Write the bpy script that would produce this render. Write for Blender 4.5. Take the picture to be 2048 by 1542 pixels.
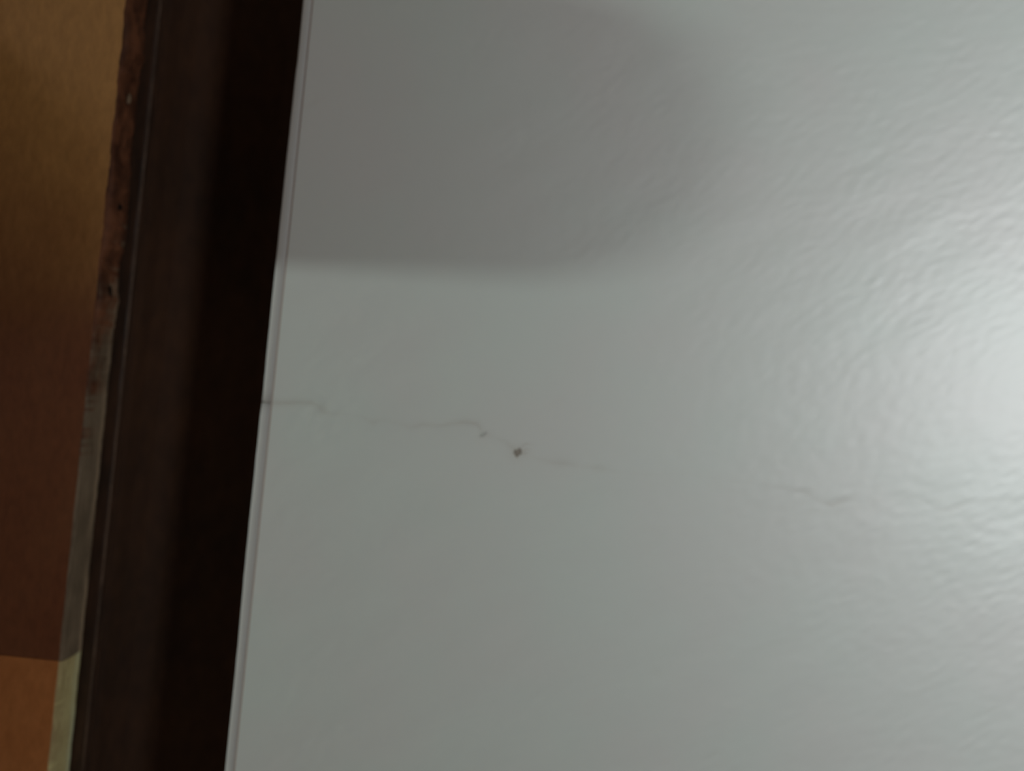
import bpy, bmesh, math, random
import numpy as np
from mathutils import Vector

# ------------------------------------------------------------------ clear
for o in list(bpy.data.objects):
    bpy.data.objects.remove(o)
S = bpy.context.scene
C = S.collection

# ------------------------------------------------------------------ camera
D = 0.220                       # lens to wall, metres (a close-up)
PX = 0.25 / 2048                # metres per photo pixel on the wall plane
ZC = 1.00                       # height of the camera
TH = math.radians(5.81)         # the hand-held phone is rolled
cam = bpy.data.cameras.new('camera')
cam.sensor_width = 36.0
cam.lens = 36.0 * D / 0.25
cam.clip_start = 0.005
cam.dof.use_dof = True
cam.dof.focus_distance = 0.190
cam.dof.aperture_fstop = 5.6
cam_o = bpy.data.objects.new('camera', cam)
C.objects.link(cam_o)
cam_o.location = (0, -D, ZC)
cam_o.rotation_euler = (math.pi / 2, -TH, 0)
S.camera = cam_o

# ------------------------------------------------------------------ world, area lights added at made-up openings, exposure
w = bpy.data.worlds.new('world'); S.world = w
w.use_nodes = True
w.node_tree.nodes['Background'].inputs[0].default_value = (0.75, 0.85, 1.0, 1)
w.node_tree.nodes['Background'].inputs[1].default_value = 0.3

ROOM_X0, ROOM_X1, ROOM_Y0, ROOM_H = -1.64, 1.95, -1.20, 2.50
ADDED_PIER_X, ADDED_PIER_Y = 0.215, -0.42     # step added in the opposite wall to bring the first light close
ADDED_WIN = [  # centre x, centre z, width, height, watts, colour, wall face
    (0.372, 1.046, 0.18, 0.22, 0.80, (0.94, 0.975, 0.985), ADDED_PIER_Y),
    (-0.71, 1.50, 0.44, 0.44, 0.62, (1.0, 0.92, 0.82), ROOM_Y0),
]
for i, (x, z, ww, hh, p, col, wy) in enumerate(ADDED_WIN):
    L = bpy.data.lights.new('daylight', 'AREA')
    L.shape = 'RECTANGLE'; L.size = ww - 0.06; L.size_y = hh - 0.06
    L.energy = p; L.color = col
    L.spread = math.radians(125 if i == 0 else 180)      # first added light narrowed, so the wall dims towards the left
    lo = bpy.data.objects.new('daylight', L); C.objects.link(lo)
    lo.location = (x, wy + 0.004, z)
    lo.rotation_euler = (math.pi / 2, 0, 0)      # emits towards +Y

S.view_settings.view_transform = 'Standard'
S.view_settings.look = 'None'
S.view_settings.exposure = 0.12
S.view_settings.gamma = 1.0
S.view_settings.use_curve_mapping = False

# ------------------------------------------------------------------ helpers
def P(px, py):
    """photo pixel -> X, Z on the wall plane"""
    ix, iy = (px - 1024) * PX, (771 - py) * PX
    return ix * math.cos(TH) - iy * math.sin(TH), ZC + ix * math.sin(TH) + iy * math.cos(TH)

def link(name, me, mat, parent=None):
    o = bpy.data.objects.new(name, me); C.objects.link(o)
    if mat: me.materials.append(mat)
    if parent: o.parent = parent
    return o

def mesh(name, v, f, smooth=False):
    me = bpy.data.meshes.new(name)
    me.from_pydata([tuple(map(float, q)) for q in v], [], f)
    me.update()
    if smooth:
        me.polygons.foreach_set('use_smooth', [True] * len(me.polygons))
    return me

def boxes(name, bs, bevel=0.0):
    bm = bmesh.new()
    for (x0, x1, y0, y1, z0, z1) in bs:
        vs = [bm.verts.new((x, y, z)) for x in (x0, x1) for y in (y0, y1) for z in (z0, z1)]
        for q in ((0, 1, 3, 2), (4, 6, 7, 5), (0, 4, 5, 1), (2, 3, 7, 6), (0, 2, 6, 4), (1, 5, 7, 3)):
            bm.faces.new([vs[k] for k in q])
    bmesh.ops.recalc_face_normals(bm, faces=bm.faces)
    if bevel:
        bmesh.ops.bevel(bm, geom=list(bm.edges), offset=bevel, segments=2, affect='EDGES')
    me = bpy.data.meshes.new(name); bm.to_mesh(me); bm.free()
    return me

def lathe(name, prof, n=48, axis='Y', loc=(0, 0, 0)):
    v, f = [], []
    for (r, t) in prof:
        for k in range(n):
            a = 2 * math.pi * k / n
            if axis == 'Y': v.append((loc[0] + r * math.cos(a), loc[1] + t, loc[2] + r * math.sin(a)))
            elif axis == 'X': v.append((loc[0] + t, loc[1] + r * math.cos(a), loc[2] + r * math.sin(a)))
            else: v.append((loc[0] + r * math.cos(a), loc[1] + r * math.sin(a), loc[2] + t))
    m = len(prof)
    for i in range(m - 1):
        for k in range(n):
            f.append((i * n + k, i * n + (k + 1) % n, (i + 1) * n + (k + 1) % n, (i + 1) * n + k))
    f.append(tuple(range(n))); f.append(tuple((m - 1) * n + k for k in range(n)))
    me = mesh(name, v, f, True)
    bm = bmesh.new(); bm.from_mesh(me); bmesh.ops.recalc_face_normals(bm, faces=bm.faces); bm.to_mesh(me); bm.free()
    return me

def extrude_profile(name, prof, z0, z1, nz=2, jitter=0.0, seed=1):
    rnd = random.Random(seed)
    v, f, m = [], [], len(prof)
    for i in range(nz):
        z = z0 + (z1 - z0) * i / (nz - 1)
        for (x, y) in prof:
            v.append((x + rnd.uniform(-jitter, jitter), y + rnd.uniform(-jitter, jitter), z))
    for i in range(nz - 1):
        for k in range(m):
            f.append((i * m + k, i * m + (k + 1) % m, (i + 1) * m + (k + 1) % m, (i + 1) * m + k))
    f.append(tuple(range(m))[::-1]); f.append(tuple((nz - 1) * m + k for k in range(m)))
    me = mesh(name, v, f)
    bm = bmesh.new(); bm.from_mesh(me); bmesh.ops.recalc_face_normals(bm, faces=bm.faces); bm.to_mesh(me); bm.free()
    return me

def tag(o, label, cat=None, group=None, kind=None):
    o['label'] = label
    if cat: o['category'] = cat
    if group: o['group'] = group
    if kind: o['kind'] = kind
    return o

class N:
    """tiny node helper"""
    def __init__(s, name, base, rough, spec=0.5):
        s.m = bpy.data.materials.new(name); s.m.use_nodes = True
        s.t = s.m.node_tree; s.b = s.t.nodes['Principled BSDF']
        s.b.inputs['Base Color'].default_value = (*base, 1)
        s.b.inputs['Roughness'].default_value = rough
        s.b.inputs['Specular IOR Level'].default_value = spec
    def n(s, kind, **kw):
        q = s.t.nodes.new(kind)
        for k, val in kw.items(): setattr(q, k, val)
        return q
    def l(s, a, b): s.t.links.new(a, b)
    def coords(s, scale=(1, 1, 1), rot=(0, 0, 0)):
        g = s.n('ShaderNodeNewGeometry'); mp = s.n('ShaderNodeMapping')
        mp.inputs['Scale'].default_value = scale; mp.inputs['Rotation'].default_value = rot
        s.l(g.outputs['Position'], mp.inputs['Vector']); return mp.outputs['Vector']
    def noise(s, vec, scale, detail=4, rough=0.5):
        q = s.n('ShaderNodeTexNoise'); q.inputs['Scale'].default_value = scale
        q.inputs['Detail'].default_value = detail; q.inputs['Roughness'].default_value = rough
        s.l(vec, q.inputs['Vector']); return q.outputs['Fac']
    def ramp(s, fac, stops):
        q = s.n('ShaderNodeValToRGB'); e = q.color_ramp.elements
        while len(e) < len(stops): e.new(0.5)
        for k, (p, c) in enumerate(stops):
            e[k].position = p; e[k].color = (*c, 1)
        s.l(fac, q.inputs['Fac']); return q.outputs['Color']
    def mix(s, fac, a, b, mode='MIX'):
        q = s.n('ShaderNodeMix', data_type='RGBA', blend_type=mode)
        for sock, val in ((q.inputs[0], fac), (q.inputs[6], a), (q.inputs[7], b)):
            if isinstance(val, (int, float)): sock.default_value = val
            elif isinstance(val, tuple): sock.default_value = (*val, 1)
            else: s.l(val, sock)
        return q.outputs[2]
    def attr(s, name):
        q = s.n('ShaderNodeAttribute'); q.attribute_name = name; return q.outputs['Fac']
    def bump(s, h, strength, dist):
        q = s.n('ShaderNodeBump'); q.inputs['Strength'].default_value = strength
        q.inputs['Distance'].default_value = dist
        s.l(h, q.inputs['Height']); s.l(q.outputs['Normal'], s.b.inputs['Normal'])
    def color(s, c): s.l(c, s.b.inputs['Base Color'])

# ------------------------------------------------------------------ materials
WALL = (0.72, 0.745, 0.715)
m = N('wall_paint', WALL, 0.41, 0.76)
m.b.inputs['Coat Weight'].default_value = 1.0; m.b.inputs['Coat Roughness'].default_value = 0.60; m.b.inputs['Coat IOR'].default_value = 1.7
big = m.noise(m.coords(), 26, 3)
tint = m.ramp(big, [(0.35, (0.705, 0.71, 0.695)), (0.65, (0.69, 0.732, 0.705))])
m.color(m.mix(m.attr('stain'), tint, (0.40, 0.345, 0.29)))
m.bump(m.noise(m.coords(), 1500, 3), 0.10, 0.0002)
M_WALL = m.m

m = N('wall_plain', (0.10, 0.07, 0.05), 0.7, 0.3)
m.bump(m.noise(m.coords(), 300, 3), 0.2, 0.0005)
M_PLAIN = m.m

m = N('crack_grime', (0.33, 0.27, 0.22), 0.8, 0.2)
m.color(m.ramp(m.noise(m.coords(), 420, 3), [(0.35, (0.44, 0.38, 0.33)), (0.65, (0.64, 0.61, 0.57))]))
M_CRACK = m.m
m = N('chip_grime', (0.16, 0.125, 0.10), 0.85, 0.2)
m.color(m.ramp(m.noise(m.coords(), 900, 2), [(0.3, (0.25, 0.215, 0.185)), (0.7, (0.38, 0.34, 0.30))]))
M_CHIP = m.m
M_BLISTER = N('blister_grey', (0.53, 0.54, 0.52), 0.6, 0.3).m

def wood(name, cols, mid, rough, spec, top=None, seed=0.0):
    m = N(name, mid, rough, spec)
    fib = m.noise(m.coords((1, 1, 0.45), (0, math.radians(40), 0)), 520, 5, 0.65)
    blot = m.noise(m.coords((1, 1, 0.7)), 34 + seed, 4, 0.6)
    c1 = m.ramp(fib, [(0.32, cols[0]), (0.68, cols[1])])
    c2 = m.ramp(blot, [(0.32, cols[2]), (0.68, cols[3])])
    c = m.mix(0.5, c1, c2)
    if top:                                     # yellower, lighter tone on the upper stretch of the board
        g = m.n('ShaderNodeNewGeometry'); sx = m.n('ShaderNodeSeparateXYZ')
        m.l(g.outputs['Position'], sx.inputs[0])
        ad = m.n('ShaderNodeMath', operation='MULTIPLY_ADD')
        m.l(m.noise(m.coords(), 22, 3), ad.inputs[0]); ad.inputs[1].default_value = 0.06
        m.l(sx.outputs['Z'], ad.inputs[2])
        mr = m.n('ShaderNodeMapRange', interpolation_type='SMOOTHSTEP')
        mr.inputs['From Min'].default_value = ZC + 0.02; mr.inputs['From Max'].default_value = ZC + 0.10
        m.l(ad.outputs[0], mr.inputs['Value'])
        c = m.mix(mr.outputs[0], c, m.mix(0.5, m.ramp(fib, [(0.32, top[0]), (0.68, top[1])]), top[2]))
    m.color(c)
    m.bump(fib, 0.6, 0.0003)
    return m.m

M_UP = wood('door_varnish', [(0.150, 0.048, 0.020), (0.270, 0.091, 0.037), (0.168, 0.050, 0.022), (0.246, 0.096, 0.041)],
            (0.180, 0.066, 0.030), 0.5, 0.35, top=[(0.504, 0.252, 0.079), (0.816, 0.420, 0.138), (0.660, 0.330, 0.108)])
M_LOW_LIT = wood('door_varnish_light', [(0.456, 0.162, 0.048), (0.720, 0.270, 0.086), (0.504, 0.174, 0.050), (0.672, 0.276, 0.096)],
             (0.384, 0.156, 0.060), 0.5, 0.35, seed=9)  # brighter light on the lower leaf is put into the colour

M_ADDED_STILE = wood('stile_varnish', [(0.20, 0.075, 0.03), (0.30, 0.12, 0.048), (0.22, 0.08, 0.032), (0.28, 0.12, 0.05)], (0.25, 0.1, 0.04), 0.5, 0.35, seed=4)

def edge_mat(name, a, b, ca, cb):
    m = N(name, a, 0.7, 0.3)
    fib = m.noise(m.coords((1, 4, 0.16)), 750, 4, 0.6)
    lum = m.noise(m.coords((1, 1, 0.8)), 190, 3)
    raw = m.mix(0.35, m.ramp(fib, [(0.34, a), (0.66, b)]), m.ramp(lum, [(0.35, a), (0.65, b)]))
    st = m.ramp(lum, [(0.36, ca), (0.64, cb)])
    raw = m.mix(m.attr('rim'), raw, tuple(min(.85, 1.6 * q) for q in b))
    m.color(m.mix(m.attr('stain'), raw, st))
    m.bump(fib, 0.2, 0.0003)
    return m.m
M_EDGE_UP = edge_mat('door_edge_raw', (0.146, 0.100, 0.063), (0.317, 0.226, 0.146), (0.091, 0.032, 0.015), (0.232, 0.083, 0.037))
M_EDGE_LOW_LIT = edge_mat('door_edge_bare', (0.610, 0.464, 0.207), (0.820, 0.708, 0.354), (0.415, 0.281, 0.134), (0.549, 0.390, 0.195))  # bare wood, with the light on its lower part put into the colour
M_FLAKE = N('flake', (0.30, 0.20, 0.12), 0.6, 0.4).m

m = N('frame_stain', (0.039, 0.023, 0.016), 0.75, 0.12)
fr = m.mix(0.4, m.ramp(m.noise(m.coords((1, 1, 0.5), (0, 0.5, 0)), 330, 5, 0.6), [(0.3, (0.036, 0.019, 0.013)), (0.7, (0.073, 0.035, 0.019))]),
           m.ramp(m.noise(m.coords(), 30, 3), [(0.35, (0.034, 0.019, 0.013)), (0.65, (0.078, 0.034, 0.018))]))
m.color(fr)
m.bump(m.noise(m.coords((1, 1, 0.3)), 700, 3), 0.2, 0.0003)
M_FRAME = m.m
m = N('stop_stain', (0.065, 0.036, 0.023), 0.5, 0.3)
m.color(m.ramp(m.noise(m.coords((1, 1, 0.3)), 260, 4), [(0.35, (0.044, 0.025, 0.017)), (0.65, (0.086, 0.042, 0.025))]))
M_STOP = m.m
m = N('stop_ridge', (0.156, 0.104, 0.072), 0.5, 0.4)
m.color(m.ramp(m.noise(m.coords((1, 1, 0.4)), 300, 3), [(0.35, (0.091, 0.058, 0.042)), (0.65, (0.221, 0.137, 0.091))]))
M_RIDGE = m.m
m = N('brass', (0.55, 0.40, 0.18), 0.35); m.b.inputs['Metallic'].default_value = 1.0
M_BRASS = m.m
m = N('floor_boards', (0.22, 0.12, 0.06), 0.5)
m.color(m.ramp(m.noise(m.coords((1, 8, 1)), 12, 5), [(0.3, (0.16, 0.085, 0.04)), (0.7, (0.28, 0.16, 0.08))]))
M_FLOOR = m.m
M_WHITE = N('white_gloss', (0.75, 0.75, 0.73), 0.35).m
m = N('lamp_globe', (0.9, 0.9, 0.9), 0.4)
m.b.inputs['Emission Color'].default_value = (0.86, 1.0, 0.93, 1)
m.b.inputs['Emission Strength'].default_value = 480.0
M_GLOBE = m.m
m = N('window_glass', (1, 1, 1), 0.02); m.b.inputs['Transmission Weight'].default_value = 1.0
M_GLASS = m.m

# ------------------------------------------------------------------ room shell
XE = -494 * PX                  # the free edge of the white wall beside the door frame
BEAD = 21 * PX                  # width of the strip along that edge
T = 0.10                        # wall thickness

# fine relief of the white wall: roller stipple, crack lips, dents
rng = np.random.default_rng(7)
XA, XB = XE + BEAD, 0.150
ZA, ZB = ZC - 0.125, ZC + 0.125
STEP = 0.00052
gx = np.linspace(XA, XB, int((XB - XA) / STEP)); gz = np.linspace(ZA, ZB, int((ZB - ZA) / STEP))
nx, nz = len(gx), len(gz)

def band_noise(l_long, l_short, ang, seed):
    r = np.random.default_rng(seed).standard_normal((nz, nx))
    fx = np.fft.fftfreq(nx, gx[1] - gx[0])[None, :]; fz = np.fft.fftfreq(nz, gz[1] - gz[0])[:, None]
    ca, sa = math.cos(ang), math.sin(ang)
    u = fx * ca + fz * sa; v = -fx * sa + fz * ca
    k = np.sqrt((u * l_long) ** 2 + (v * l_short) ** 2)
    flt = np.exp(-((k - 1.0) ** 2) / 0.30)
    h = np.real(np.fft.ifft2(np.fft.fft2(r) * flt))
    return h / h.std()

H = 0.0000105 * band_noise(0.0064, 0.0031, math.radians(33), 3) \
  + 0.000004 * band_noise(0.0036, 0.0020, math.radians(28), 5) \
  + 0.000022 * band_noise(0.030, 0.014, math.radians(30), 9)
GX, GZ = np.meshgrid(gx, gz)
STAIN = np.zeros_like(H)

CR = [(523, 804), (560, 806), (600, 805), (622, 806), (638, 812), (646, 824), (668, 828), (700, 829), (722, 832), (745, 845), (766, 840),
      (795, 846), (822, 855), (845, 849), (880, 852), (905, 847), (930, 844), (955, 848), (967, 868), (985, 874), (1008, 882), (1034, 903),
      (1062, 913), (1085, 920), (1110, 926), (1140, 928), (1165, 933), (1200, 936), (1240, 944), (1300, 950), (1370, 949), (1440, 958),
      (1500, 966), (1560, 976), (1605, 983), (1640, 1003), (1665, 1012), (1692, 1000), (1730, 1003), (1780, 1001), (1835, 994), (1872, 1016),
      (1902, 1022), (1928, 1009), (1965, 1001), (2000, 1000), (2048, 994), (2100, 990)]
CRW = [P(*q) for q in CR]
# strength of the stain along the crack, by photo x
CS = [(520, .75), (620, .65), (640, .45), (665, .4), (700, .15), (725, .12), (745, .45), (770, .2), (800, .25), (840, .5), (870, .4), (900, .5),
      (940, .75), (958, .6), (975, .2), (1000, .35), (1034, .5), (1060, .2), (1100, .4), (1130, .35), (1160, .15), (1190, .4), (1220, .12),
      (1320, .04), (1480, .06), (1540, .12), (1580, .2), (1610, .35), (1630, .15), (1660, .55), (1690, .3), (1740, .12), (1830, .22), (1870, .2),
      (1905, .4), (1930, .2), (2000, .15), (2100, .1)]
def strength(px): return float(np.interp(px, [a for a, b in CS], [b for a, b in CS]))

best = np.full(H.shape, 1e9); sgn = np.zeros_like(H); stv = np.zeros_like(H)
for k in range(len(CRW) - 1):
    (x0, z0), (x1, z1) = CRW[k], CRW[k + 1]
    dx, dz = x1 - x0, z1 - z0; ll = dx * dx + dz * dz
    t = np.clip(((GX - x0) * dx + (GZ - z0) * dz) / ll, 0, 1)
    ex, ez = GX - (x0 + t * dx), GZ - (z0 + t * dz)
    d = np.hypot(ex, ez); q = d < best
    best[q] = d[q]
    sgn[q] = ((-dz * ex + dx * ez) / (math.sqrt(ll) * np.maximum(d, 1e-9)))[q]
    s0, s1 = strength(CR[k][0]), strength(CR[k + 1][0])
    stv[q] = (s0 + (s1 - s0) * t)[q]
sp = np.clip((stv - 0.12) * 1.15, 0, 1)
STAIN += 0.30 * sp * np.exp(-(best / (0.00055 + 0.0004 * sp)) ** 2) + 0.05 * stv * np.exp(-(best / 0.0028) ** 2)
H -= 0.00006 * (0.03 + 0.6 * stv) * np.exp(-(best / 0.00065) ** 2)                       # the groove itself
H += 0.00005 * (0.12 + stv) * np.exp(-((best - 0.0013) / 0.0013) ** 2) * (sgn > 0)               # upper lip stands a little proud

def spot(px, py, rx, rz, h, s, ang=0.0):
    x, z = P(px, py); ca, sa = math.cos(ang), math.sin(ang)
    u = ((GX - x) * ca + (GZ - z) * sa) / (rx * PX); v = (-(GX - x) * sa + (GZ - z) * ca) / (rz * PX)
    e = np.exp(-(u * u + v * v))
    global H, STAIN
    H = H + h * e; STAIN = STAIN + s * e
R = math.radians
spot(648, 818, 10, 13, -0.00004, 0.16)
spot(966, 869, 14, 7, 0.00012, 0.10, R(35))
spot(1035, 905, 15, 14, 0.00003, 0.16)
spot(1056, 890, 16, 3, -0.00004, 0.10, R(10))
spot(1055, 902, 14, 3, -0.00003, 0.08, R(-8))
spot(1110, 805, 22, 6, -0.00004, 0.04, R(35))
spot(1128, 925, 20, 8, 0.0, 0.10)
spot(1195, 936, 18, 8, 0.0, 0.08)
spot(1312, 1345, 14, 12, -0.00002, 0.05)
spot(1420, 1514, 22, 6, -0.00006, 0.06, R(35))
spot(628, 206, 20, 6, -0.00005, 0.07, R(35))
spot(1668, 1006, 30, 7, -0.00007, 0.10, R(25))
spot(1912, 1014, 26, 7, -0.00007, 0.08, R(25))
spot(1606, 984, 20, 6, -0.00005, 0.06, R(10))
spot(1740, 320, 60, 10, -0.00005, 0.0, R(30))
spot(1560, 640, 80, 12, -0.00004, 0.0, R(30))
spot(880, 1030, 60, 40, 0.0, 0.03)
edge = np.minimum.reduce([(GX - XA) / 0.004, (XB - GX) / 0.012, (GZ - ZA) / 0.012, (ZB - GZ) / 0.012])
H *= np.clip(edge, 0, 1)
STAIN = np.clip(STAIN, 0, 1)
H[:, 0] = 0; H[:, -1] = 0; H[0] = 0; H[-1] = 0

def height(x, z):
    i = min(max((x - gx[0]) / (gx[1] - gx[0]), 0), nx - 1.001); j = min(max((z - gz[0]) / (gz[1] - gz[0]), 0), nz - 1.001)
    a, b = int(i), int(j); fx, fz = i - a, j - b
    return H[b, a] * (1 - fx) * (1 - fz) + H[b, a + 1] * fx * (1 - fz) + H[b + 1, a] * (1 - fx) * fz + H[b + 1, a + 1] * fx * fz

# one continuous mesh: coarse surround + fine patch, body behind
xs = np.concatenate([gx, [0.4, 0.9, ROOM_X1]])
zs = np.concatenate([[0.0, 0.4], gz, [1.6, ROOM_H]])
NX, NZ = len(xs), len(zs)
FULL = np.zeros((NZ, NX)); FULL[2:2 + nz, :nx] = H
SF = np.zeros((NZ, NX)); SF[2:2 + nz, :nx] = STAIN
VX, VZ = np.meshgrid(xs, zs)
verts = np.stack([VX.ravel(), -FULL.ravel(), VZ.ravel()], 1)
idx = np.arange(NX * NZ).reshape(NZ, NX)
faces = np.stack([idx[:-1, :-1].ravel(), idx[:-1, 1:].ravel(), idx[1:, 1:].ravel(), idx[1:, :-1].ravel()], 1)
# body (sides and back)
nb = len(verts)
body = np.array([(XA, 0, 0), (ROOM_X1, 0, 0), (ROOM_X1, 0, ROOM_H), (XA, 0, ROOM_H), (XA, T, 0), (ROOM_X1, T, 0), (ROOM_X1, T, ROOM_H), (XA, T, ROOM_H)], float)
bf = np.array([(4, 7, 6, 5), (0, 3, 7, 4), (1, 5, 6, 2), (0, 4, 5, 1), (3, 2, 6, 7)]) + nb
# wall left of the door and above it
def boxvf(x0, x1, y0, y1, z0, z1, off):
    v = np.array([(x0, y0, z0), (x1, y0, z0), (x1, y0, z1), (x0, y0, z1), (x0, y1, z0), (x1, y1, z0), (x1, y1, z1), (x0, y1, z1)], float)
    f = np.array([(0, 1, 2, 3), (5, 4, 7, 6), (4, 0, 3, 7), (1, 5, 6, 2), (4, 5, 1, 0), (3, 2, 6, 7)]) + off
    return v, f
DL = -0.98                      # far side of the doorway
v1, f1 = boxvf(ROOM_X0, DL, 0, T, 0, ROOM_H, nb + 8)
v2, f2 = boxvf(DL, XA, 0, T, 2.08, ROOM_H, nb + 16)
allv = np.concatenate([verts, body, v1, v2]); allf = np.concatenate([faces, bf, f1, f2])
me = bpy.data.meshes.new('wall_back')
me.vertices.add(len(allv)); me.vertices.foreach_set('co', allv.ravel().astype(np.float32))
me.loops.add(len(allf) * 4); me.loops.foreach_set('vertex_index', allf.ravel().astype(np.int32))
me.polygons.add(len(allf)); me.polygons.foreach_set('loop_start', np.arange(0, len(allf) * 4, 4, dtype=np.int32))
sm = np.zeros(len(allf), bool); sm[:len(faces)] = True
me.polygons.foreach_set('use_smooth', sm)
me.update(calc_edges=True); me.validate()
at = me.attributes.new('stain', 'FLOAT', 'POINT')
at.data.foreach_set('value', np.concatenate([SF.ravel(), np.zeros(len(allv) - nb)]).astype(np.float32))
wall = link('wall_back', me, M_WALL)
tag(wall, 'white painted plaster wall with soft sheen, roller stipple and a long crack', kind='structure')

# narrow strip along the free edge of the wall, parted from it by a fine brown joint
rnd = random.Random(4)
def bead_mesh(z0, z1, n, seed):
    rr = random.Random(seed); v, f = [], []
    kn = [(ZC - 0.4, 0), (P(450, 1542)[1], 0.6), (P(470, 1290)[1], 0.5), (P(490, 1150)[1], -1.5), (P(522, 812)[1], -1.6), (P(526, 800)[1], -0.2),
          (P(540, 640)[1], -1.6), (P(565, 400)[1], -1.5), (P(590, 140)[1], -0.3), (P(594, 125)[1], 0.9), (P(606, 0)[1], 0.2), (ZC + 0.4, 0)]
    kn.sort()
    for i in range(n + 1):
        z = z0 + (z1 - z0) * i / n
        wob = float(np.interp(z, [a for a, b in kn], [b for a, b in kn])) + rr.uniform(-.25, .25)
        x0 = XE + wob * PX; x1 = XA - 3.2 * PX + rr.uniform(-.2, .2) * PX
        y = 0.00012
        for q in ((x0, T), (x0, 0.00032), (x0 + 0.0001, 0.0002), (x0 + 0.0003, y), (x1 - 0.0003, y), (x1, 0.0003), (x1 + 0.0001, 0.0012), (x1, T)):
            v.append((q[0], q[1], z))
    for i in range(n):
        for k in range(8):
            f.append((i * 8 + k, i * 8 + (k + 1) % 8, (i + 1) * 8 + (k + 1) % 8, (i + 1) * 8 + k))
    f.append(tuple(range(8))[::-1]); f.append(tuple(n * 8 + k for k in range(8)))
    me = mesh('edge_strip', v, f, True)
    bm = bmesh.new(); bm.from_mesh(me); bmesh.ops.recalc_face_normals(bm, faces=bm.faces); bm.to_mesh(me); bm.free()
    return me
zc0 = P(523, 804)[1]
M_BEAD = N('edge_strip_paint', (0.60, 0.59, 0.58), 0.5, 0.4).m
b = link('edge_strip', bead_mesh(0.0, zc0 - 0.00015, 300, 2), M_BEAD, wall)
b['label'] = 'narrow plaster edge strip below the crack'
b = link('edge_strip', bead_mesh(zc0 + 0.00015, 2.08, 300, 3), M_BEAD, wall)
b['label'] = 'narrow plaster edge strip above the crack'
M_JOINT = N('joint_grime', (0.50, 0.415, 0.38), 0.8, 0.2).m
j = link('joint_line', boxes('joint_line', [(XA - 3.6 * PX, XA + 0.2 * PX, 0.00019, 0.02, 0.0, 2.08)]), M_JOINT, wall)
j['label'] = 'fine brownish joint line beside the wall edge'

# the crack: a hairline ribbon of grime lying in its groove
def ribbon(pts, wid, lift):
    v, f = [], []
    for i, (x, z) in enumerate(pts):
        a = pts[max(i - 1, 0)]; c = pts[min(i + 1, len(pts) - 1)]
        tx, tz = c[0] - a[0], c[1] - a[1]; l = math.hypot(tx, tz) or 1
        nx_, nz_ = -tz / l, tx / l
        for s_, yy in ((-1, 0.0), (0, lift), (1, 0.0)):
            xx, zz = x + s_ * nx_ * wid[i] / 2, z + s_ * nz_ * wid[i] / 2
            v.append((xx, -height(xx, zz) - 0.000004 - yy, zz))
    for i in range(len(pts) - 1):
        for k in (0, 1):
            f.append((i * 3 + k, i * 3 + k + 1, (i + 1) * 3 + k + 1, (i + 1) * 3 + k))
    return v, f
rnd = random.Random(11)
dense, dpx = [], []
for k in range(len(CR) - 1):
    n = max(2, int(abs(CR[k + 1][0] - CR[k][0]) / 4))
    for i in range(n):
        t = i / n
        qx = CR[k][0] + (CR[k + 1][0] - CR[k][0]) * t; qy = CR[k][1] + (CR[k + 1][1] - CR[k][1]) * t + rnd.uniform(-.9, .9)
        if qx > 525: dense.append(P(qx, qy)); dpx.append(qx)
wid = [max(0.00001, (0.00026 * (strength(q) - 0.33)) * rnd.uniform(.6, 1.25)) for q in dpx]
v, f = ribbon(dense, wid, 0.000006)
cr = link('crack', mesh('crack', v, f, True), M_CRACK, wall)
cr['label'] = 'thin brownish hairline crack wandering across the white paint'

def blob(name, px, py, rx, rz, ang, h, mat, seed, label):
    rr = random.Random(seed); x, z = P(px, py); v = []; f = []; n = 18
    ca, sa = math.cos(ang), math.sin(ang)
    for ring, (q, hh) in enumerate(((1.0, 0.0), (0.8, 0.7), (0.45, 1.0))):
        rad = [rr.uniform(.62, 1.25) for _ in range(n)] if ring == 0 else rad
        for k in range(n):
            a = 2 * math.pi * k / n
            u, w_ = q * rad[k] * rx * PX * math.cos(a), q * rad[k] * rz * PX * math.sin(a)
            xx, zz = x + u * ca - w_ * sa, z + u * sa + w_ * ca
            v.append((xx, -height(xx, zz) - 0.000008 - h * hh, zz))
    for r_ in range(2):
        for k in range(n):
            f.append((r_ * n + k, r_ * n + (k + 1) % n, (r_ + 1) * n + (k + 1) % n, (r_ + 1) * n + k))
    f.append(tuple(2 * n + k for k in range(n)))
    o = link(name, mesh(name, v, f, True), mat, wall); o['label'] = label
    return o
blob('paint_chip', 1035, 906, 7.5, 9.5, R(-15), 0.00006, M_CHIP, 5, 'small dark chip in the paint on the crack')
blob('paint_blister', 966, 869, 10, 4.5, R(35), 0.00010, M_BLISTER, 8, 'small grey raised paint blister on the crack')
v, f = [], []
for pts in ([(1041, 896), (1050, 888), (1060, 886)], [(1043, 902), (1054, 898), (1064, 899)], [(1044, 908), (1052, 906), (1059, 906)]):
    a, b2 = ribbon([P(*q) for q in pts], [0.00015, 0.00012, 0.00004], 0.000005)
    f += [tuple(i + len(v) for i in q) for q in b2]; v += a
o = link('hair_cracks', mesh('hair_cracks', v, f, True), M_CRACK, wall); o['label'] = 'fine hair cracks beside the dark chip'

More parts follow.
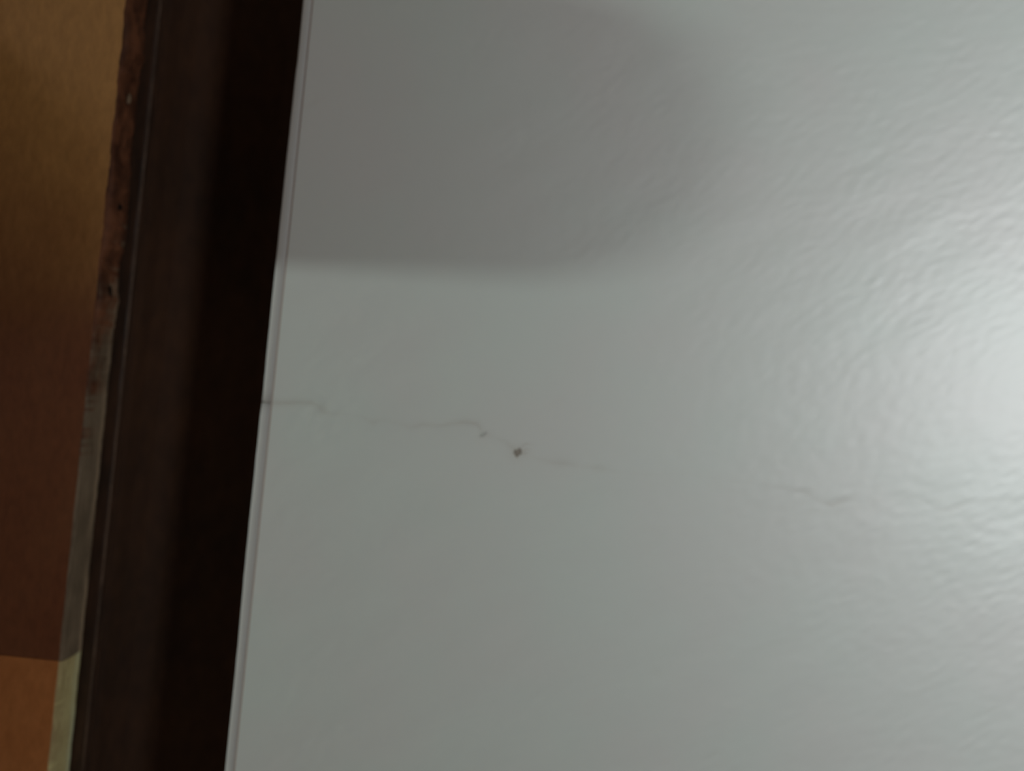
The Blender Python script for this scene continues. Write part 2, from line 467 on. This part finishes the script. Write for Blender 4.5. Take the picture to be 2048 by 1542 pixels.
# rest of the room
tag(link('floor', boxes('floor', [(ROOM_X0, ROOM_X1, ROOM_Y0, T, -0.05, 0)]), M_FLOOR), 'brown wooden floor of the room', kind='structure')
tag(link('ceiling', boxes('ceiling', [(ROOM_X0, ROOM_X1, ROOM_Y0, T, ROOM_H, ROOM_H + 0.05)]), M_PLAIN), 'plain brown ceiling of the room', kind='structure')
tag(link('wall_left', boxes('wall_left', [(ROOM_X0 - 0.05, ROOM_X0, ROOM_Y0, T, 0, ROOM_H)]), M_PLAIN), 'plain brown side wall carrying the lamp', kind='structure')
tag(link('wall_right', boxes('wall_right', [(ROOM_X1, ROOM_X1 + 0.05, ROOM_Y0, T, 0, ROOM_H)]), M_PLAIN), 'plain brown side wall beside the lower window', kind='structure')
def pierced(x0, x1, y0, y1, q):
    a, c, d, e = q[0] - q[2] / 2, q[0] + q[2] / 2, q[1] - q[3] / 2, q[1] + q[3] / 2
    return [(x0, a, y0, y1, 0, ROOM_H), (c, x1, y0, y1, 0, ROOM_H), (a, c, y0, y1, 0, d), (a, c, y0, y1, e, ROOM_H)]
tag(link('wall_front', boxes('wall_front', pierced(ROOM_X0, ADDED_PIER_X, ROOM_Y0 - 0.1, ROOM_Y0, ADDED_WIN[1]) + pierced(ADDED_PIER_X, ROOM_X1, ADDED_PIER_Y - 0.1, ADDED_PIER_Y, ADDED_WIN[0])
    + [(ADDED_PIER_X, ADDED_PIER_X + 0.1, ROOM_Y0 - 0.1, ADDED_PIER_Y - 0.1, 0, ROOM_H)]), M_PLAIN), 'plain brown stepped wall with two windows facing the door', kind='structure')
for i, (x, z, ww, hh, p, col, wy) in enumerate(ADDED_WIN):  # frames and glass dressed around the added area lights
    x0, x1, z0, z1 = x - ww / 2, x + ww / 2, z - hh / 2, z + hh / 2
    y0, y1 = wy - 0.08, wy - 0.03
    wn = bpy.data.objects.new('window_%d' % (i + 1), None); C.objects.link(wn); wn.location = (0, 0, 0)
    tag(wn, ['white framed window giving the cool daylight', 'white framed high window giving warmer daylight'][i], kind='structure')
    t_ = 0.03
    link('window_frame', boxes('window_frame', [(x0, x0 + t_, y0, y1, z0, z1), (x1 - t_, x1, y0, y1, z0, z1), (x0 + t_, x1 - t_, y0, y1, z0, z0 + t_), (x0 + t_, x1 - t_, y0, y1, z1 - t_, z1)], 0.003), M_WHITE, wn)
    link('pane', boxes('pane', [(x0 + t_, x1 - t_, y0 + 0.02, y0 + 0.024, z0 + t_, z1 - t_)]), M_GLASS, wn)
tag(link('baseboard_back', boxes('baseboard_back', [(XA + 0.01, ROOM_X1, -0.012, 0, 0, 0.08)], 0.002), M_WHITE), 'low white baseboard under the cracked wall', kind='structure')

# ------------------------------------------------------------------ dark door frame
XD = -841 * PX                  # free edge of the door leaf
LIP = 0.0113                    # thickness of its overlapping lip
XR = -775 * PX * (D + LIP) / D  # arris of the stop
ZT = 2.04
frame = bpy.data.objects.new('trim_1', None); C.objects.link(frame)
tag(frame, 'dark brown stained wooden door frame sunk in shadow beside the white wall', kind='structure')
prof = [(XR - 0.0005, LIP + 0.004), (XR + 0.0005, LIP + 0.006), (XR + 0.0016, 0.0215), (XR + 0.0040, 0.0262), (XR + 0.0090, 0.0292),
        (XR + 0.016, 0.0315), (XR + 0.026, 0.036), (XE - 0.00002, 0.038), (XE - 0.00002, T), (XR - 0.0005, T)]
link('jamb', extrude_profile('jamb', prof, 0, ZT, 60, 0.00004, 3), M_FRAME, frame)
prof = [(XD - 0.03, LIP + 0.0004), (XR - 0.0010, LIP + 0.0004), (XR - 0.0006, LIP + 0.0006), (XR - 0.0005, LIP + 0.004), (XR - 0.0005, 0.05), (XD - 0.03, 0.05)]
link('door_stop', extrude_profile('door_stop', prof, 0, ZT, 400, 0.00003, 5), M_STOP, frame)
rb_ = random.Random(9); v, f = [], []  # paler line along the arris of the stop
for i in range(500):
    z = ZC - 0.16 + 0.32 * i / 499
    r_ = 0.00022 * rb_.uniform(.7, 1.25)
    cx = XR - 0.0005 + rb_.uniform(-.00003, .00003)
    for k in range(6):
        a = math.pi * 2 * k / 6
        v.append((cx + r_ * math.cos(a), LIP + 0.00055 + r_ * math.sin(a), z))
for i in range(499):
    for k in range(6):
        f.append((i * 6 + k, i * 6 + (k + 1) % 6, (i + 1) * 6 + (k + 1) % 6, (i + 1) * 6 + k))
o = link('worn_arris', mesh('worn_arris', v, f, True), M_RIDGE, frame); o['label'] = 'paler worn edge line of the door stop'
link('head', boxes('head', [(DL, XE, 0.012, T, ZT, 2.08)], 0.001), M_FRAME, frame)
link('jamb', boxes('jamb', [(DL, DL + 0.035, 0.012, T, 0, ZT)], 0.001), M_FRAME, frame)

# ------------------------------------------------------------------ brown door leaf
door = bpy.data.objects.new('door_1', None); C.objects.link(door)
tag(door, 'brown wooden door leaf with worn raw edge beside the dark frame', kind='structure')
ZJ = P(60, 1316)[1]             # line below which the leaf is coloured as lit, cut as a joint
XM = -0.1405                    # start of the added raised strip that shades the boards
rd = random.Random(21)
def wave(z, a, seed):
    return a * (math.sin(z * 410 + seed) * .5 + math.sin(z * 1130 + seed * 2.1) * .3 + math.sin(z * 2900 + seed * 3.7) * .2)
def WV(z): return 0.00009 + 0.0002 * max(0, min(1, (z - ZC) / 0.03))
def board(name, z0, z1, mat, label):
    n = 260; v, f = [], []
    for i in range(n + 1):
        z = z0 + (z1 - z0) * i / n
        e = wave(z, WV(z), 1.0)
        for (x, y) in ((XM - 0.6, 0.0), (-0.118, 0.0), (XD - 0.0035, 0.0), (XD - 0.0008 + e, 0.00005), (XD - 0.0007 + e, 0.0003), (XD - 0.0016, LIP - 0.0006), (XM - 0.6, LIP - 0.0006)):
            v.append((x, y, z))
    for i in range(n):
        for k in range(7):
            f.append((i * 7 + k, i * 7 + (k + 1) % 7, (i + 1) * 7 + (k + 1) % 7, (i + 1) * 7 + k))
    f.append(tuple(range(7))[::-1]); f.append(tuple(n * 7 + k for k in range(7)))
    me = mesh(name, v, f)
    bm = bmesh.new(); bm.from_mesh(me); bmesh.ops.recalc_face_normals(bm, faces=bm.faces); bm.to_mesh(me); bm.free()
    o = link(name, me, mat, door); o['label'] = label
board('board', ZJ + 0.0001, ZC + 0.22, M_UP, 'red-brown upper board turning honey brown higher up')
board('board', ZC - 0.22, ZJ - 0.0001, M_LOW_LIT, 'paler orange-brown lower board')
link('board', boxes('board', [(XM - 0.6, XD - 0.0005, 0.0, LIP - 0.0006, ZC + 0.2202, ZT - 0.004)], 0.0003), M_UP, door)
link('board', boxes('board', [(XM - 0.6, XD - 0.0005, 0.0, LIP - 0.0006, 0.006, ZC - 0.2202)], 0.0003), M_LOW_LIT, door)

# raw edge of the boards: ragged, lumpy, stained red-brown higher up
def raw_edge(name, z0, z1, mat, stain_fn, lump, seed, label):
    n = int((z1 - z0) / 0.0004); m_ = 14
    rr = np.random.default_rng(seed)
    ns = rr.standard_normal((n + 1, m_ + 1))
    k = np.ones(9) / 9
    for c in range(m_ + 1): ns[:, c] = np.convolve(ns[:, c], k, 'same')
    big_ = np.convolve(rr.standard_normal(n + 1), np.ones(26) / 26, 'same'); big_ /= big_.std()
    v, f, st, rim = [], [], [], []
    for i in range(n + 1):
        z = z0 + (z1 - z0) * i / n
        s = stain_fn(z)
        for c in range(m_ + 1):
            t = c / m_
            y = 0.00015 + t * (LIP - 0.0003)
            prof_ = math.sin(math.pi * t) ** .5 if 0 < t < 1 else 0
            x = XD - 0.0004 + prof_ * 0.0006 + prof_ * (lump * s + 0.00008) * (0.6 * ns[i, c] + 0.8 * big_[i]) + wave(z, WV(z), 1.0)
            if t > 0.88 : y += 0.0002 * big_[i] * s
            rim.append(max(0, min(1, math.exp(-((t - 0.80 - 0.04 * big_[i]) / 0.11) ** 2) * (0.7 + 0.3 * big_[i]))))
            v.append((x, y, z)); st.append(max(0, min(1, s + 0.5 * (ns[i, c]) * (0.1 < s < 0.9) - (0.9 * t - 0.45) * (0.05 < s < 0.95))))
        for (x, y) in ((XD - 0.002, LIP - 0.0001), (XD - 0.002, 0.0003)):
            v.append((x, y, z)); st.append(s); rim.append(0)
    q = m_ + 3
    for i in range(n):
        for c in range(q):
            f.append((i * q + c, i * q + (c + 1) % q, (i + 1) * q + (c + 1) % q, (i + 1) * q + c))
    f.append(tuple(range(q))[::-1]); f.append(tuple(n * q + c for c in range(q)))
    me = mesh(name, v, f, True)
    bm = bmesh.new(); bm.from_mesh(me); bmesh.ops.recalc_face_normals(bm, faces=bm.faces); bm.to_mesh(me); bm.free()
    a = me.attributes.new('stain', 'FLOAT', 'POINT'); a.data.foreach_set('value', st)
    a = me.attributes.new('rim', 'FLOAT', 'POINT'); a.data.foreach_set('value', rim)
    o = link(name, me, mat, door); o['label'] = label
ZS0, ZS1 = P(180, 860)[1], P(218, 500)[1]
def st_up(z):
    t = (z - ZS0) / (ZS1 - ZS0) + wave(z, .35, 4.0)
    return max(0.0, min(1.0, t))
raw_edge('raw_edge', ZJ - 0.0002, ZC + 0.16, M_EDGE_UP, st_up, 0.0007, 31, 'ragged board edge, red-brown above and greyish bare wood below')
raw_edge('raw_edge', ZC - 0.16, ZJ - 0.0004, M_EDGE_LOW_LIT, lambda z: 0.12 + wave(z, .1, 2.0), 0.0004, 33, 'pale tan bare wood edge of the lower board')

def flake(px, py, rx, rz, mat, seed, label, yd=0.004):
    rr = random.Random(seed)
    ix, iy = (px - 1024) * PX * (D + yd) / D, (771 - py) * PX * (D + yd) / D
    x = ix * math.cos(TH) - iy * math.sin(TH); z = ZC + ix * math.sin(TH) + iy * math.cos(TH)
    v = []; n = 9
    for y in (yd, yd + 0.0009):
        for k in range(n):
            a = 2 * math.pi * k / n; q = rr.uniform(.7, 1.2)
            v.append((x + q * rx * PX * math.cos(a), y + rr.uniform(-.0001, .0001), z + q * rz * PX * math.sin(a)))
    f = [tuple(range(n)), tuple(range(n, 2 * n))[::-1]] + [(k, (k + 1) % n, n + (k + 1) % n, n + k) for k in range(n)]
    me = mesh('splinter', v, f)
    bm = bmesh.new(); bm.from_mesh(me); bmesh.ops.recalc_face_normals(bm, faces=bm.faces); bm.to_mesh(me); bm.free()
    o = link('splinter', me, mat, door); o['label'] = label
M_DARK = N('splinter_dark', (0.03, 0.018, 0.012), 0.8, 0.2).m
flake(257, 197, 3, 11, M_FLAKE, 1, 'small pale splinter on the door edge')
flake(236, 412, 8, 8, M_DARK, 2, 'dark dent in the door edge')
flake(217, 592, 4, 20, M_DARK, 3, 'dark notch in the door edge')

# unseen parts added on the leaf to block the side light
prof = [(XM, 0.001), (XM, -0.013), (XM - 0.002, -0.0155), (XM - 0.005, -0.016), (XM - 0.12, -0.016), (XM - 0.125, -0.013), (XM - 0.125, 0.001)]
link('stile', extrude_profile('stile', prof, 0.02, ZT - 0.02, 2), M_ADDED_STILE, door)  # added raised strip, keeps the side light off the boards
KX, KZ, KR = -0.1585, ZC + 0.0505, 0.032  # added round handle, placed so its shadow falls on the upper wall
kn = link('knob', lathe('knob', [(0.020, -0.0155), (0.021, -0.0165), (0.010, -0.0185), (0.009, -0.0215), (0.027, -0.0222), (KR, -0.0245), (KR, -0.056), (0.029, -0.060), (0.012, -0.0615)], 64, 'Y', (KX, 0, KZ)), M_BRASS, door)
kn['label'] = 'round brass door knob'

# ------------------------------------------------------------------ globe light added out of view to graze the white wall
LX, LY, LZ, LR = -1.50, -0.524, ZC - 0.050, 0.038
added_lamp = bpy.data.objects.new('wall_lamp', None); C.objects.link(added_lamp)
added_lamp.location = (ROOM_X0, LY, LZ)
tag(added_lamp, 'small round globe wall lamp on a brass arm on the plain side wall', 'lamp')
link('backplate', lathe('backplate', [(0.045, 0.0), (0.045, 0.006), (0.03, 0.012)], 40, 'X'), M_BRASS, added_lamp)
link('arm', lathe('arm', [(0.007, 0.012), (0.007, 0.085), (0.02, 0.09), (0.02, 0.098)], 24, 'X'), M_BRASS, added_lamp)
n = 24
link('globe', lathe('globe', [(max(0.001, LR * math.sin(math.pi * i / n)), LX - ROOM_X0 - LR * math.cos(math.pi * i / n)) for i in range(n + 1)], 40, 'X'), M_GLOBE, added_lamp)
